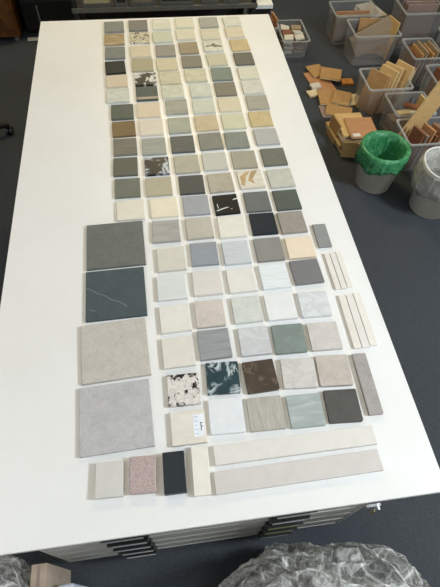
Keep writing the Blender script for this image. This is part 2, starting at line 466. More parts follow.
def make_tile(key, name, kind, c, c2=None, label='', th=.010, group=GRID, rough=.55, bev=.0012, corner=None):
    x, y, w, d, a = POS[key]
    m = tile_mat(kind, albedo(c, y), albedo(c2, y) if c2 else None, hash_name(key)*7, rough)
    bm = bmesh.new()
    vs = box(bm, (0, 0, th/2), (w, d, th))
    if corner:
        es = [e for e in bm.edges if abs(e.verts[0].co.z - e.verts[1].co.z) > th*.5]
        bmesh.ops.bevel(bm, geom=es, offset=corner, segments=4, affect='EDGES', profile=.5)
    es = [e for e in bm.edges if abs(e.verts[0].co.z-th) < 1e-5 and abs(e.verts[1].co.z-th) < 1e-5]
    bmesh.ops.bevel(bm, geom=es, offset=bev, segments=2, affect='EDGES', profile=.5)
    o = link(name, bm, m, loc=(x, y, TOP+.0001), rot=(0, 0, a))
    return tag(o, label, 'tile sample', group)

BLK = (38, 38, 38)
TILES = {
 1: [('stone', (128,126,112), None, 'mid grey stone tile'), ('strata', (158,134,96), (190,170,132), 'brown and tan veined marble tile'),
     ('stone', (121,120,108), None, 'speckled mid grey tile'), ('plain', (44,44,40), None, 'near black slate tile'),
     ('plain', (203,183,152), None, 'pinkish beige tile'), ('softvein', (202,198,176), None, 'pale green veined marble tile'),
     ('stone', (90,92,78), None, 'dark green grey tile'), ('grain', (120,98,64), None, 'brown wood effect tile'),
     ('grain', (118,111,94), None, 'taupe grey fine grained tile'), ('plain', (98,95,80), None, 'plain dark taupe tile'),
     ('stone', (112,113,99), None, 'mottled green grey tile'), ('plain', (221,214,196), None, 'plain cream tile')],
 2: [('plain', (122,117,104), None, 'warm mid grey tile'), ('terrazzo', (196,184,152), (95,80,58), 'terrazzo tile with brown chips'),
     ('plain', (203,186,154), None, 'plain beige tile'), ('plain', (166,153,120), None, 'plain khaki tile'),
     ('marble', (208,203,186), (45,42,36), 'white marble tile with black patches'), ('stone', (84,88,76), None, 'dark green tile with pale edge'),
     ('plain', (211,190,156), None, 'plain peach beige tile'), ('plain', (212,197,170), None, 'pale pinkish cream tile'),
     ('grain', (156,152,134), None, 'light grey brushed tile'), ('marble', (186,188,186), (30,32,35), 'bold black and white marble tile'),
     ('plain', (176,166,139), None, 'plain sand coloured tile'), ('plain', (227,217,190), None, 'thick cream tile'),
     ('strata', (166,164,158), None, 'soft grey stone tile'), ('plain', (208,205,193), None, 'plain off white tile'),
     ('grain', (212,217,214), None, 'icy white brushed tile'), ('plain', (222,221,211), None, 'plain warm white tile'),
     ('plain', (218,215,204), None, 'plain ivory tile'), ('splatter', (216,211,204), (38,34,30), 'white tile splattered with black blots'),
     ('softvein', (222,218,206), (217,212,199), 'cream tile with a paper sticker')],
 3: [('grain', (205,198,172), (225,218,200), 'cream tile with grey streaks'), ('plain', (191,189,160), None, 'pale sage tile'),
     ('stone', (144,135,120), None, 'mauve grey tile'), ('grain', (198,183,148), None, 'beige tile with faint bands'),
     ('softvein', (198,187,152), None, 'sandy tile with diagonal veins'), ('softvein', (202,196,168), None, 'pale cream veined tile'),
     ('strata', (157,151,130), None, 'greyish taupe tile'), ('strata', (162,157,134), None, 'light olive grey stone tile'),
     ('grain', (95,93,83), None, 'dark grey brushed tile'), ('stone', (172,164,140), None, 'sandy grey stone tile'),
     ('plain', (80,79,74), None, 'plain charcoal tile'), ('plain', (158,160,160), None, 'plain bluish grey tile'),
     ('stone', (186,181,168), None, 'greige stone tile'), ('plain', (146,152,157), None, 'plain slate blue tile'),
     ('plain', (216,212,205), None, 'plain pale greige tile'), ('stone', (201,193,183), None, 'pinkish grey beige tile'),
     ('grain', (148,151,151), None, 'cool mid grey tile'), ('vein', (48,68,74), (190,202,203), 'teal marble tile with white veins'),
     ('plain', (222,226,227), None, 'plain bluish white tile')],
 4: [('plain', (209,200,170), None, 'plain pale cream tile'), ('grain', (206,196,166), None, 'cream tile with faint grain'),
     ('grain', (150,133,103), None, 'brown tile with tan bands'), ('plain', (127,119,100), None, 'plain brown grey tile'),
     ('softvein', (201,190,156), None, 'warm beige veined tile'), ('softvein', (202,197,173), None, 'pale ivory marble tile'),
     ('grain', (196,191,166), None, 'pale grey green grained tile'), ('stone', (192,170,132), None, 'orange beige sandstone tile'),
     ('stone', (130,124,108), None, 'mottled brown grey tile'), ('plain', (190,183,165), None, 'plain light greige tile'),
     ('stone', (172,161,140), None, 'light brown stone tile'), ('plain', (20,23,23), None, 'black marble tile with white veins'),
     ('plain', (223,221,209), None, 'plain off white ceramic tile'), ('grain', (196,202,204), None, 'pale blue grey tile'),
     ('plain', (222,220,212), None, 'plain chalk white tile'), ('stone', (204,208,200), None, 'thick pale green grey tile'),
     ('softvein', (205,207,207), None, 'light grey marbled tile'), ('vein', (78,68,58), (112,98,83), 'dark brown marble tile'),
     ('silver', (176,173,163), (196,193,183), 'grey travertine tile with wavy bands')],
 5: [('stone', (160,156,138), None, 'soft grey tile'), ('grain', (201,189,160), None, 'pinkish beige streaked tile'),
     ('softvein', (208,199,174), None, 'cream tile with a dark blotch'), ('plain', (192,180,149), None, 'plain sand beige tile'),
     ('plain', (120,127,110), None, 'plain sage green tile'), ('plain', (127,117,98), None, 'plain mid brown tile'),
     ('plain', (206,190,157), None, 'plain warm beige tile'), ('plain', (198,190,155), None, 'plain yellow cream tile'),
     ('stone', (128,128,112), None, 'mid grey green tile'), ('plain', (158,149,127), None, 'plain mushroom tile'),
     ('softvein', (214,204,182), None, 'white tile with brown triangles'), ('stone', (104,107,103), None, 'slate grey tile'),
     ('plain', (32,40,48), None, 'plain navy black tile'), ('plain', (138,138,132), None, 'plain concrete grey tile'),
     ('grain', (222,228,228), None, 'bluish white streaked tile'), ('plain', (226,228,226), None, 'plain bright white tile'),
     ('stone', (126,138,131), None, 'sea green stone tile'), ('softvein', (205,202,196), None, 'pale grey marbled tile'),
     ('strata', (163,173,170), (188,196,192), 'blue green tile with wavy strata')],
 6: [('softvein', (211,203,179), None, 'thin cream marble tile'), ('grain', (206,190,158), None, 'beige tile with tan bands'),
     ('stone', (191,166,121), None, 'golden tan tile'), ('grain', (104,98,82), None, 'dark brown grey grained tile'),
     ('grain', (206,197,170), None, 'cream tile with faint bands'), ('stone', (201,192,172), None, 'pale pinkish beige tile'),
     ('grain', (161,153,131), None, 'grey beige tile'), ('stone', (193,169,121), None, 'yellow sandstone tile'),
     ('plain', (172,165,152), None, 'plain light grey tile'), ('stone', (107,106,91), None, 'dark olive grey tile'),
     ('stone', (187,184,168), None, 'light stone grey tile'), ('plain', (85,90,82), None, 'plain dark green grey tile'),
     ('stone', (150,145,135), None, 'mid grey clouded tile'), ('plain', (227,213,189), None, 'plain cream beige tile'),
     ('plain', (121,121,121), None, 'plain dark grey tile'), ('softvein', (213,217,217), None, 'white grey marbled tile'),
     ('stone', (200,196,190), None, 'pale warm grey tile'), ('stone', (188,180,170), None, 'taupe beige tile'),
     ('stone', (84,83,79), None, 'charcoal stone tile')],
}
grid = {}
for cn, lst in TILES.items():
    for i, (kind, c, c2, d) in enumerate(lst):
        rn = i+1
        rnd = .004 if (rn >= 16 and cn > 2) else None
        grid[cn, rn] = make_tile('c%dr%d' % (cn, rn), 'tile_sample', kind, c, c2, d+', '+place(cn, rn),
                  th=.012 if rn > 12 else .010, corner=rnd, rough=.4 if kind in ('vein', 'marble') else .55)

# pale strip on the dark green tile, brown shards on the white one
def inlay(parent, pts, mat, name, label, z):
    bm = bmesh.new()
    lo = [bm.verts.new((x, y, z-.0004)) for x, y in pts]; hi = [bm.verts.new((x, y, z+.0005)) for x, y in pts]
    bm.faces.new(hi); bm.faces.new(lo[::-1]); n = len(pts)
    for i in range(n): bm.faces.new((lo[i], lo[(i+1) % n], hi[(i+1) % n], hi[i]))
    link(name, bm, mat, parent)['label'] = label
inlay(grid[2, 6], [(-.047, -.046), (.047, -.046), (.047, -.030), (-.047, -.030)], plain('pale_brown_edge', albedo((160,140,118), 2)), 'edge_band', 'pale brown band along the near edge', .010)
tan = plain('brown_vein', albedo((165,135,92), 1.5), var=.35)
vw = plain('marble_vein', albedo((196,192,178), 1.5), var=.2)
for pts in ([(-.040, -.034), (-.020, -.027), (.004, -.020), (.008, -.017), (-.004, -.017), (-.024, -.023), (-.042, -.030)],
            [(.026, .016), (.046, .020), (.046, .026), (.034, .023)], [(-.036, .004), (-.034, -.020), (-.0315, -.020), (-.0335, .004)], [(.012, -.028), (.018, -.030), (.019, -.026)]):
    inlay(grid[4, 12], pts, vw, 'vein', 'white vein in the black marble', .010)
bl = plain('dark_blotch', albedo((104,90,74), 2), var=.5, scale=90)
inlay(grid[5, 3], [(-.040, -.004), (-.026, .004), (-.012, .002), (-.004, .018), (.008, .020), (.012, .006), (.028, .004), (.044, -.006), (.040, -.016), (.022, -.008), (.010, -.016), (-.004, -.006), (-.020, -.006), (-.034, -.012)], bl, 'dark_figure', 'dark smoky blotch across the middle', .010)
inlay(grid[5, 11], [(-.040, .018), (-.012, .040), (.004, .042), (-.018, .010), (-.030, -.036), (-.042, -.030)], tan, 'brown_figure', 'brown triangular vein', .010)
inlay(grid[5, 11], [(.010, .042), (.034, .043), (.005, -.004), (.012, -.030), (-.014, -.010)], tan, 'brown_figure', 'brown forked vein', .010)
wht = plain('sticker_paper', (.80, .83, .88), .5)
inlay(grid[2, 19], [(.014, -.030), (.044, -.030), (.044, .034), (.014, .034)], wht, 'sticker', 'white paper sticker', .012)
inkm = plain('ink', (.02, .02, .04), .6); inkb = plain('blue_ink', (.35, .42, .62), .6)
bm = bmesh.new()
for cx, cy, sx, sy in ((.035, -.002, .0018, .024), (.038, .008, .005, .0015), (.038, -.002, .005, .0018)):
    box(bm, (cx, cy, .0128), (sx, sy, .0006))
link('printed_mark', bm, inkm, grid[2, 19])['label'] = 'dark printed mark on the sticker'
bm = bmesh.new()
for k in range(5): box(bm, (.022, .026-.012*k, .0128), (.010-.001*(k % 3), .0016, .0006))
link('printed_lines', bm, inkb, grid[2, 19])['label'] = 'faint blue printed lines'

BG = 'large square tile samples'
make_tile('b1', 'large_tile_sample', 'stone', (107,111,105), None, 'large mid grey stone tile, furthest of the four large tiles', .010, BG)
b2 = make_tile('b2', 'large_tile_sample', 'stone', (74,86,88), None, 'large dark blue green slate tile with a thin white vein', .010, BG)
make_tile('b3', 'large_tile_sample', 'stone', (190,186,177), None, 'large pale greige stone tile below the dark slate tile', .010, BG)
make_tile('b4', 'large_tile_sample', 'stone', (183,183,183), None, 'large light grey stone tile, nearest of the four large tiles', .010, BG)
bm = bmesh.new()
tube(bm, [(-.095+.013*i, .030-.0085*i+.003*math.sin(i*1.7), .0100) for i in range(11)], .0007, 6)
tube(bm, [(-.085+.01*i, -.055-.004*i, .0100) for i in range(3)], .0006, 6)
link('white_vein', bm, plain('vein_white', albedo((150,160,160), .7)), b2)['label'] = 'thin white vein'

SG = 'small samples in the front row'
make_tile('white', 'tile_sample', 'plain', (204,204,197), None, 'light grey rectangular tile sample, leftmost of the front row below the large tiles', .016, SG)
make_tile('pink', 'tile_sample', 'speckle', (178,162,158), (162,143,140), 'pink speckled granite block beside the light grey sample', .018, SG, .4, .003, .003)
make_tile('black', 'tile_sample', 'plain', (48,53,56), None, 'black rectangular tile sample between pink granite and cream strip', .018, SG, .4, .002, .003)
make_tile('slim', 'tile_sample', 'plain', (227,225,213), None, 'narrow cream tile strip beside the black rectangular sample', .014, SG)
LG = 'long strip samples at the front'
make_tile('long1', 'tile_strip', 'plain', (219,217,209), None, 'long off white plank sample, the further of two long strips', .012, LG)
make_tile('long2', 'tile_strip', 'plain', (206,202,196), None, 'long light greige plank sample at the very front of the table', .012, LG)
make_tile('small', 'tile_strip', 'plain', (139,142,140), None, 'short mid grey strip right of the cream beige tile', .010, 'narrow samples along the right side')
make_tile('bar', 'tile_strip', 'stone', (160,156,151), None, 'warm grey bar sample, narrow and lying right of the charcoal tile', .012, 'narrow samples along the right side', corner=.003)
for key, where in (('set1', 'further trio of cream strips'), ('set2', 'nearer trio of cream strips')):
    x, y, w, d, a = POS[key]
    for i, nm in ((0, 'left'), (1, 'middle'), (2, 'right')):
        ww = w/3
        off = (i-1)*ww
        POS['tmp'] = (x+off*math.cos(a), y+off*math.sin(a)+(.004 if i == 2 else 0), ww-.0022, d, a)
        hue = [(224,219,209), (221,218,211), (226,223,214)][i]
        make_tile('tmp', 'tile_strip', 'plain', hue, None, 'narrow cream tile strip, %s one of the %s' % (nm, where), .008, 'narrow samples along the right side', bev=.001)

# ------------------------------------------------------------------ waste bins
BIN = plain('bin_plastic', lin((232,227,212)), .5, .4, 0, .04, 8)
def waste_bin(x, y, h, r0, r1, label):
    t = thing('waste_bin', label, 'bin', (x, y, 0), 0, 'grey waste bins')
    bm = bmesh.new()
    prof = [(0, .0), (r0-.01, .0), (r0, .006), (r0+(r1-r0)*.93, h*.93), (r0+(r1-r0)*.93+.005, h*.935), (r1, h-.006), (r1-.003, h), (r1-.008, h-.006), (r0-.005, .012), (0, .010)]
    lathe(bm, prof, 56)
    link('bin_body', bm, BIN, t, True)
    bm = bmesh.new()
    tube(bm, [((r1+.001)*math.cos(a), (r1+.001)*math.sin(a), h-.001) for a in [i*math.pi/24 for i in range(49)]], .0045, 8)
    link('rim', bm, BIN, t, True)
waste_bin(1.925, 2.01, .29, .113, .138, 'grey plastic waste bin holding the green liner')
waste_bin(2.215, 1.765, .33, .118, .148, 'grey plastic waste bin holding the clear liner')
m, nt, b = new_mat('green_film', .22, .6)
v = coords(nt, 4); f = noise_node(nt, v, 30, 5, .6, .6)
nt.links.new(ramp(nt, f, [(.3, lin((50,128,80))), (.55, lin((78,160,106))), (.75, lin((134,200,154)))]), b.inputs['Base Color'])
b.inputs['Alpha'].default_value = .80; bump(nt, b, f, .5, .01)
GREENF = m
def liner(x, y, h, r0, r1, drop, mat, label, amp, seed, flare=0):
    bm = bmesh.new(); R = random.Random(seed)
    ph = [R.uniform(0, 6.28) for _ in range(6)]
    prof = [(.02, .03), (r0*.7, .025), (r0*.84, .04), (r0*.88, h*.30), ((r0+r1)/2*.89, h*.6), (r1*.88, h*.85), (r1*.90, h), (r1+.002, h+.012), (r1+.012, h+.004),
            (r1+.014, h-.02), (r1+.013+flare*.3, h-.045), (r1+.012+flare*.6, h-.045-drop*.5), (r1+.012+flare, h-.045-drop)]
    n = len(prof)
    def wob(k, a):
        s = (math.sin(7*a+ph[0]) + .6*math.sin(13*a+ph[1]+k*.5) + .5*math.sin(23*a+ph[2]))/2.1
        if k < 2: return (0, 0)
        if k < 7: return (-abs(s)*amp*.9, 0)
        if k < 9: return (abs(s)*amp*.3, s*amp*.25)
        u = (k-8)/(n-9)
        return (abs(s)*amp*(.5+u), (math.sin(2*a+ph[3])*.5+math.sin(5*a+ph[4])*.3+math.sin(11*a+ph[5])*.2)*.022*u)
    lathe(bm, prof, 120, wob)
    o = link('bin_liner', bm, mat, loc=(x, y, 0.0), smooth=True)
    s = o.modifiers.new('s', 'SOLIDIFY'); s.thickness = .0006
    return tag(o, label, 'bin bag', 'bin liners')
liner(1.925, 2.01, .29, .113, .138, .05, GREENF, 'crumpled green plastic bag lining the left grey bin', .010, 3)
CLEARF = film('clear_film', 51, .26, .12, .8)
lin2 = liner(2.215, 1.765, .33, .118, .148, .10, CLEARF, 'clear plastic bag lining the right grey bin', .010, 9, .008)
bm = bmesh.new()
tube(bm, [(.152*math.cos(a), .152*math.sin(a), .348+.006*math.sin(3*a)) for a in [i*math.pi/24 for i in range(49)]], .006, 8)
link('rolled_edge', bm, plain('rolled_film', (.75, .75, .72), .4), lin2, True)['label'] = 'whitish rolled rim of the bag'

# ------------------------------------------------------------------ storage boxes
BOXP = clear_plastic('box_plastic', (.42, .41, .40), .22, .2)
RIMP = clear_plastic('box_rim_plastic', (.55, .56, .56), .45, .2)
def crate(x0, x1, y0, y1, h, label, z0=0, rotz=0, group='clear plastic storage boxes on the floor'):
    cx, cy = (x0+x1)/2, (y0+y1)/2; w, d = x1-x0, y1-y0
    t = thing('storage_box', label, 'storage box', (cx, cy, z0), rotz, group)
    bm = bmesh.new(); tp = .88; rings = []
    def ring(sx, sy, z, r):
        out = []
        for qx, qy, a0 in ((1, 1, 0), (-1, 1, 90), (-1, -1, 180), (1, -1, 270)):
            for k in range(5):
                a = math.radians(a0+k*22.5)
                out.append(bm.verts.new((qx*(sx-r)+r*math.cos(a), qy*(sy-r)+r*math.sin(a), z)))
        return out
    r = .022
    for sx, sy, z in ((w/2*tp, d/2*tp, 0), (w/2*tp+.001, d/2*tp+.001, .004), (w/2-.006, d/2-.006, h*.97), (w/2-.009, d/2-.009, h*.97), (w/2*tp-.002, d/2*tp-.002, .007)):
        rings.append(ring(sx, sy, z, r))
    for a, b_ in zip(rings, rings[1:]):
        for i in range(20): bm.faces.new((a[i], a[(i+1) % 20], b_[(i+1) % 20], b_[i]))
    bm.faces.new(rings[0][::-1]); bm.faces.new(rings[-1])
    link('box_body', bm, BOXP, t)
    bm = bmesh.new(); rr = []
    for sx, sy, z in ((w/2-.006, d/2-.006, h*.97), (w/2+.004, d/2+.004, h*.96), (w/2+.004, d/2+.004, h), (w/2-.008, d/2-.008, h), (w/2-.008, d/2-.008, h*.97)):
        rr.append(ring(sx, sy, z, r))
    for i5 in range(5):
        a, b_ = rr[i5], rr[(i5+1) % 5]
        for i in range(20): bm.faces.new((a[i], a[(i+1) % 20], b_[(i+1) % 20], b_[i]))
    link('box_rim', bm, RIMP, t)
    return t
crate(2.08, 2.45, 3.65, 3.90, .25, 'clear storage box behind, furthest left of the boxes right of table')
crate(2.15, 2.52, 3.33, 3.60, .25, 'clear storage box with large beige board leaning across it')
crate(2.04, 2.36, 2.645, 2.91, .25, 'clear storage box packed with upright wooden sample boards')
crate(2.14, 2.42, 2.36, 2.615, .24, 'clear storage box with small brown strips, behind the green bin bag')
crate(2.12, 2.46, 2.07, 2.33, .24, 'clear storage box of reddish wood strips behind the clear bin bag')
crate(1.62, 1.84, 3.48, 3.82, .15, 'clear storage box of marble offcuts beside the far right table corner')
crate(1.425, 1.605, 3.60, 3.86, .20, 'clear storage box of dark red pieces behind far table corner')
crate(2.80, 3.08, 2.92, 3.34, .30, 'tall grey storage box with white frame pieces at right edge')
crate(2.62, 2.97, 3.55, 3.85, .30, 'storage box of pinkish tiles at the top right')
crate(2.54, 2.76, 2.62, 2.90, .26, 'grey storage box right of the upright wooden boards')

crate(2.50, 2.74, 3.00, 3.28, .25, 'storage box of dark brown boards between the beige board box and right edge')
WOODS = [wood('oak_light', lin((196,160,104)), lin((216,182,128))), wood('oak_mid', lin((168,126,76)), lin((190,150,98))),
         wood('terracotta_wood', lin((176,124,84)), lin((196,146,104))), wood('cream_wood', lin((212,192,150)), lin((228,212,176))),
         wood('red_brown_wood', lin((112,68,46)), lin((150,98,70))), wood('grey_brown_wood', lin((146,126,102)), lin((172,150,122))),
         plain('orange_clay', lin((196,128,58)), .7), plain('pinkish_stone', lin((150,128,118)), .7), plain('white_stone', lin((214,208,196)), .6),
         plain('dark_grey_stone', lin((70,68,66)), .6)]
CORE = wood('pale_core', lin((222,198,148)), lin((236,216,170)))
def board(name, label, cat, size, loc, rot, mi, group, core=False):
    t = size[2]
    bm = bmesh.new()
    if core:
        box(bm, (0, 0, 0), (size[0], size[1], t*.6), .0008)
        o = link(name, bm, CORE, loc=loc, rot=rot)
        bm = bmesh.new(); box(bm, (0, 0, t*.4), (size[0]+.0006, size[1]+.0006, t*.24), .0006)
        link('face_veneer', bm, WOODS[mi], o)['label'] = 'coloured wood face'
    else:
        box(bm, (0, 0, 0), (size[0], size[1], t), .0015)
        o = link(name, bm, WOODS[mi], loc=loc, rot=rot)
    return tag(o, label, cat, group)
# upright board: width along x, height along its own y after standing up. yaw = heading of its face, lean = tilt back
def stand(label, w, h, t, x, y, yaw, lean, mi, group, z0=.012, core=False, name='sample_board', roll=0):
    R = (Matrix.Rotation(yaw, 4, 'Z') @ Matrix.Rotation(math.pi/2-lean, 4, 'X') @ Matrix.Rotation(roll, 4, 'Z'))
    ext = abs(math.cos(roll))*h/2 + abs(math.sin(roll))*w/2
    up = R @ Vector((0, 0, 0)); d = (Matrix.Rotation(yaw, 4, 'Z') @ Matrix.Rotation(math.pi/2-lean, 4, 'X')) @ Vector((0, ext, 0))
    zz = z0 + d.z + abs(math.sin(lean))*t/2
    return board(name, label, 'sample board', (w, h, t), (x+d.x, y+d.y, zz), R.to_euler(), mi, group, core)

G = 'wooden boards standing in the crowded storage box'
y45 = math.radians(-58)
defs = [(0.0, .20, .285, 1, 'mid brown square board, leftmost in the crowded box'), (.030, .19, .27, 2, 'reddish board, second from the left in the crowded box'),
        (.062, .18, .305, 0, 'light oak board, third from left in the crowded box'), (.092, .19, .32, 0, 'light oak board with pale edge in middle of crowded box'),
        (.135, .20, .30, 1, 'mid brown board right of the middle in the crowded box'), (.168, .18, .325, 0, 'tall light oak board with thick pale edge in crowded box'),
        (.196, .17, .30, 3, 'cream board near the right end of the crowded box'), (.222, .15, .30, 4, 'dark red brown board, rightmost in the crowded box')]
for off, w, h, mi, lab in defs:
    nx, ny = -math.sin(y45), math.cos(y45)
    # spaced along the boards' own normal
    x = 2.095 + off*1.0; y = 2.745 + off*.12
    stand(lab, w*.74, h, .027 if mi in (0, 3) else .014, x, y, y45+.12+.10*math.sin(off*60), .27, mi, G, core=True, roll=.05*math.sin(off*97))
G = 'beige boards in the far storage boxes'
stand('large beige board leaning diagonally across the clear box', .33, .17, .014, 2.34, 3.43, math.radians(-10), .30, 5, G, roll=.55)
stand('brown board standing behind the large beige board', .24, .26, .012, 2.36, 3.50, math.radians(-10), .25, 1, G)
stand('narrow pale oak board at right end of beige board box', .14, .29, .014, 2.465, 3.465, math.radians(-75), .10, 0, G)
stand('long grey brown board in the furthest left storage box', .30, .20, .012, 2.265, 3.72, 0, .12, 5, G)
stand('pinkish board behind the grey brown one in the furthest box', .29, .21, .012, 2.265, 3.76, 0, .12, 2, G)
stand('dark board in back of the furthest left storage box', .28, .19, .012, 2.265, 3.80, 0, .12, 9, G)
G = 'short strips in the storage box behind the green bag'
for i, (z_, mi) in enumerate(((.012, 5), (.042, 4), (.072, 7), (.102, 5))):
    board('wood_block', '%s brown block in the box behind the green bag' % ['lowest', 'second lowest', 'second highest', 'highest'][i], 'wood block', (.17, .15, .028), (2.262, 2.475, z_+.014), (0, 0, .05*i), mi, G)
for i, (x, y, z, a, mi, lab) in enumerate([(2.25, 2.45, .13, .3, 4, 'dark brown strip lying lowest in box behind green bag'), (2.28, 2.50, .152, -.3, 5, 'grey brown strip crossing others behind green bag'),
        (2.30, 2.44, .174, .5, 7, 'pinkish strip near right of box behind green bag'), (2.26, 2.46, .196, .2, 3, 'cream edged strip on top in box behind green bag'), (2.31, 2.48, .218, -.45, 4, 'red brown strip on top in box behind green bag')]):
    board('wood_strip', lab, 'wood strip', (.15, .045, .014), (x, y, z), (0, 0, a), mi, G)
stand('light oak board standing at right of box behind green bag', .13, .25, .014, 2.372, 2.49, math.radians(-80), .05, 0, G, core=True)
G = 'reddish strips in the storage box behind the clear bag'
for i, (dx, mi, h, lab) in enumerate([(0, 4, .27, 'dark red strip, leftmost behind the clear bin bag'), (.034, 7, .25, 'pinkish strip, second behind the clear bin bag'), (.068, 2, .28, 'terracotta strip in middle behind clear bin bag'),
        (.102, 4, .24, 'short dark red strip behind clear bin bag'), (.136, 2, .27, 'terracotta strip right of middle behind clear bin bag'), (.170, 7, .26, 'pinkish strip at right behind clear bin bag')]):
    stand(lab, .10, h, .018, 2.175+dx, 2.15+dx*.1, math.radians(-70), .12, mi, G, core=False, name='wood_strip')
stand('tall yellow oak plank rising above the right storage boxes', .135, .56, .016, 2.255, 2.26, math.radians(8), .05, 0, 'tall planks', roll=-.42, core=True, name='oak_plank')
# marble offcuts beside far corner
G = 'offcuts in the storage box by the far corner'
R = random.Random(11)
names = ['white', 'pale grey', 'brown veined', 'cream', 'dark brown', 'off white', 'grey', 'beige']
spots = [(1.685, 3.575), (1.775, 3.575), (1.685, 3.65), (1.775, 3.65), (1.685, 3.725), (1.775, 3.725)]
k = 0
for lay in range(4):
    for i, (x, y) in enumerate(spots):
        mi = [8, 5, 8, 3, 4, 8, 8, 7, 8, 8, 4, 3, 8, 4, 8, 3, 8, 5, 8, 8, 4, 8, 8, 5][k]
        nm = ['white', 'brown', 'chalky', 'cream', 'red brown', 'pale', 'bright', 'pinkish', 'whitish', 'light', 'dark brown', 'sandy'][(k*5) % 12]
        nm = {8: 'white', 5: 'grey brown', 3: 'cream', 4: 'red brown', 7: 'pinkish'}[mi]; k += 1
        board('marble_offcut', '%s marble offcut %s, %s layer of far corner box' % (nm, ['front left', 'front right', 'middle left', 'middle right', 'back left', 'back right'][i], ['lowest', 'second', 'third', 'top'][lay]),
              'stone offcut', (.080+R.uniform(-.008, 0), .062, .014), (x+R.uniform(-.003, .003), y, .024+lay*.036), (R.uniform(-.22, .22), R.uniform(-.22, .22), R.uniform(-.25, .25)), mi, G)
G = 'dark red pieces in the box behind the far corner'
for i in range(4):
    stand('dark red board, %s in box behind the far corner' % ['leftmost', 'second from left', 'second from right', 'rightmost'][i], .13, .21+.01*(i % 2), .014, 1.465+.034*i, 3.73, math.radians(-82), .1, [4, 7, 4, 2][i], G)
# right edge boxes
G = 'pieces in the boxes at the right edge'
for i in range(3):
    stand('pinkish tile, %s in the top right storage box' % ['front', 'middle', 'back'][i], .26, .31, .02, 2.795, 3.63+.05*i, 0, .06, 7, G, name='tile_board')
for i in range(6):
    stand('%s board, %s in the box of dark boards' % (['dark brown', 'brown', 'grey brown'][i % 3], ['first from left', 'second from left', 'third from left', 'third from right', 'second from right', 'last on right'][i]), .17, .21+.02*(i % 3), .016, 2.545+.028*i, 3.14, math.radians(-84), .06, [4, 1, 5][i % 3], G)
for i in range(4):
    stand('dark slab, %s in the tall grey box' % ['first', 'second', 'third', 'fourth'][i], .22, .24, .018, 2.94, 3.12+.035*i, 0, .05, [9, 5, 9, 4][i], G)
bm = bmesh.new()
for cx, cy, sx, sy in ((0, -.13, .2, .025), (0, .13, .2, .025), (-.09, 0, .025, .26), (.09, 0, .025, .26), (0, 0, .02, .26)):
    box(bm, (cx, cy, 0), (sx, sy, .014), .002)
fr = link('slatted_tray', bm, WOODS[8], loc=(2.94, 3.13, .318), rot=(.0, .12, .25))
tag(fr, 'white slatted tray lying on the tall grey box at right edge', 'tray')
stand('brown board standing in the grey box beside wooden boards', .15, .27, .014, 2.60, 2.76, math.radians(-70), .1, 4, G)
stand('grey brown board standing in the grey box beside wooden boards', .15, .25, .014, 2.65, 2.77, math.radians(-70), .1, 5, G)
stand('dark grey tile standing in the tall grey box at right edge', .20, .26, .02, 2.94, 3.06, 0, .1, 9, G, name='tile_board')
bm = bmesh.new()
for k in range(5): box(bm, (.004*(k % 2), 0, .006+.0125*k), (.19-.004*k, .26, .012), .001)
tag(link('paper_stack', bm, WOODS[8], loc=(2.58, 4.12, 0), rot=(0, 0, .3)), 'stack of cream sheets on floor behind the storage boxes', 'paper stack')

# ------------------------------------------------------------------ boards lying on the carpet
G = 'sample boards scattered on the carpet'
def flat(label, w, d, t, x, y, z, a, mi, tilt=(0, 0), core=False):
    board('sample_board', label, 'sample board', (w, d, t), (x, y, z+t/2), (tilt[0], tilt[1], a), mi, G, core)
flat('long terracotta board lying lowest on the carpet by the boxes', .17, .42, .012, 1.87, 3.07, .001, .16, 2)
flat('tan board at the back of the scattered pile', .12, .15, .014, 1.86, 3.27, .015, .2, 1, core=True)
flat('tan square board with pale edge, back right of scattered pile', .16, .15, .016, 1.955, 3.19, .030, -.35, 1, core=True)
flat('small orange brick piece beside the scattered boards', .09, .07, .02, 2.075, 3.12, .0, -.05, 6)
flat('small cream block at left of the scattered boards', .085, .07, .02, 1.765, 2.99, .0, .25, 3, core=True)
flat('small white block sitting behind the cream block', .08, .055, .02, 1.80, 3.065, .0145, .2, 8)
flat('tan square board in the middle of the scattered pile', .17, .17, .014, 1.875, 2.91, .015, -.1, 1, core=True)
flat('light tan board overlapping right of the middle board', .13, .16, .014, 1.955, 2.88, .031, -.45, 1, core=True)
flat('cream tile lying right of the scattered boards', .12, .13, .014, 2.055, 2.89, .0, .1, 3)
flat('pale pink board lowest at front of scattered pile', .18, .14, .012, 1.86, 2.77, .0, .0, 7)
flat('tan board lying askew at front of scattered pile', .19, .12, .014, 1.90, 2.745, .014, -.35, 1, core=True)
G = 'sample boards stacked by the green bag'
stk = [(.20, .30, 1.875, 2.46, .08, 1, 'brown'), (.19, .28, 1.88, 2.44, .02, 4, 'dark brown'), (.20, .26, 1.86, 2.46, .1, 0, 'light oak'),
       (.18, .27, 1.885, 2.45, -.05, 1, 'tan'), (.19, .25, 1.87, 2.44, .06, 5, 'grey brown'), (.19, .24, 1.89, 2.46, 0, 0, 'pale oak')]
z = 0
pos = ['lowest of', 'second lowest of', 'third lowest of', 'fourth from bottom of', 'fifth from bottom of', 'sixth from bottom of']
for i, (w, d, x, y, a, mi, nm) in enumerate(stk):
    board('sample_board', '%s board, %s the stack behind the green bag' % (nm, pos[i]), 'sample board', (w, d, .02), (x, y, z+.0101), (0, 0, a), mi, G, True); z += .0205
board('sample_board', 'orange brown square board on top of stack behind green bag', 'sample board', (.19, .21, .014), (1.935, 2.40, z+.0075), (0, 0, -.03), 2, G, True)
board('label_card', 'small white label on the stack behind the green bag', 'label', (.055, .035, .002), (1.875, 2.322, z+.0165), (0, 0, 0), 8, None)
stand('tan board leaning against the stack behind green bag', .13, .15, .014, 1.765, 2.47, math.radians(-82), .12, 1, G, z0=.002)
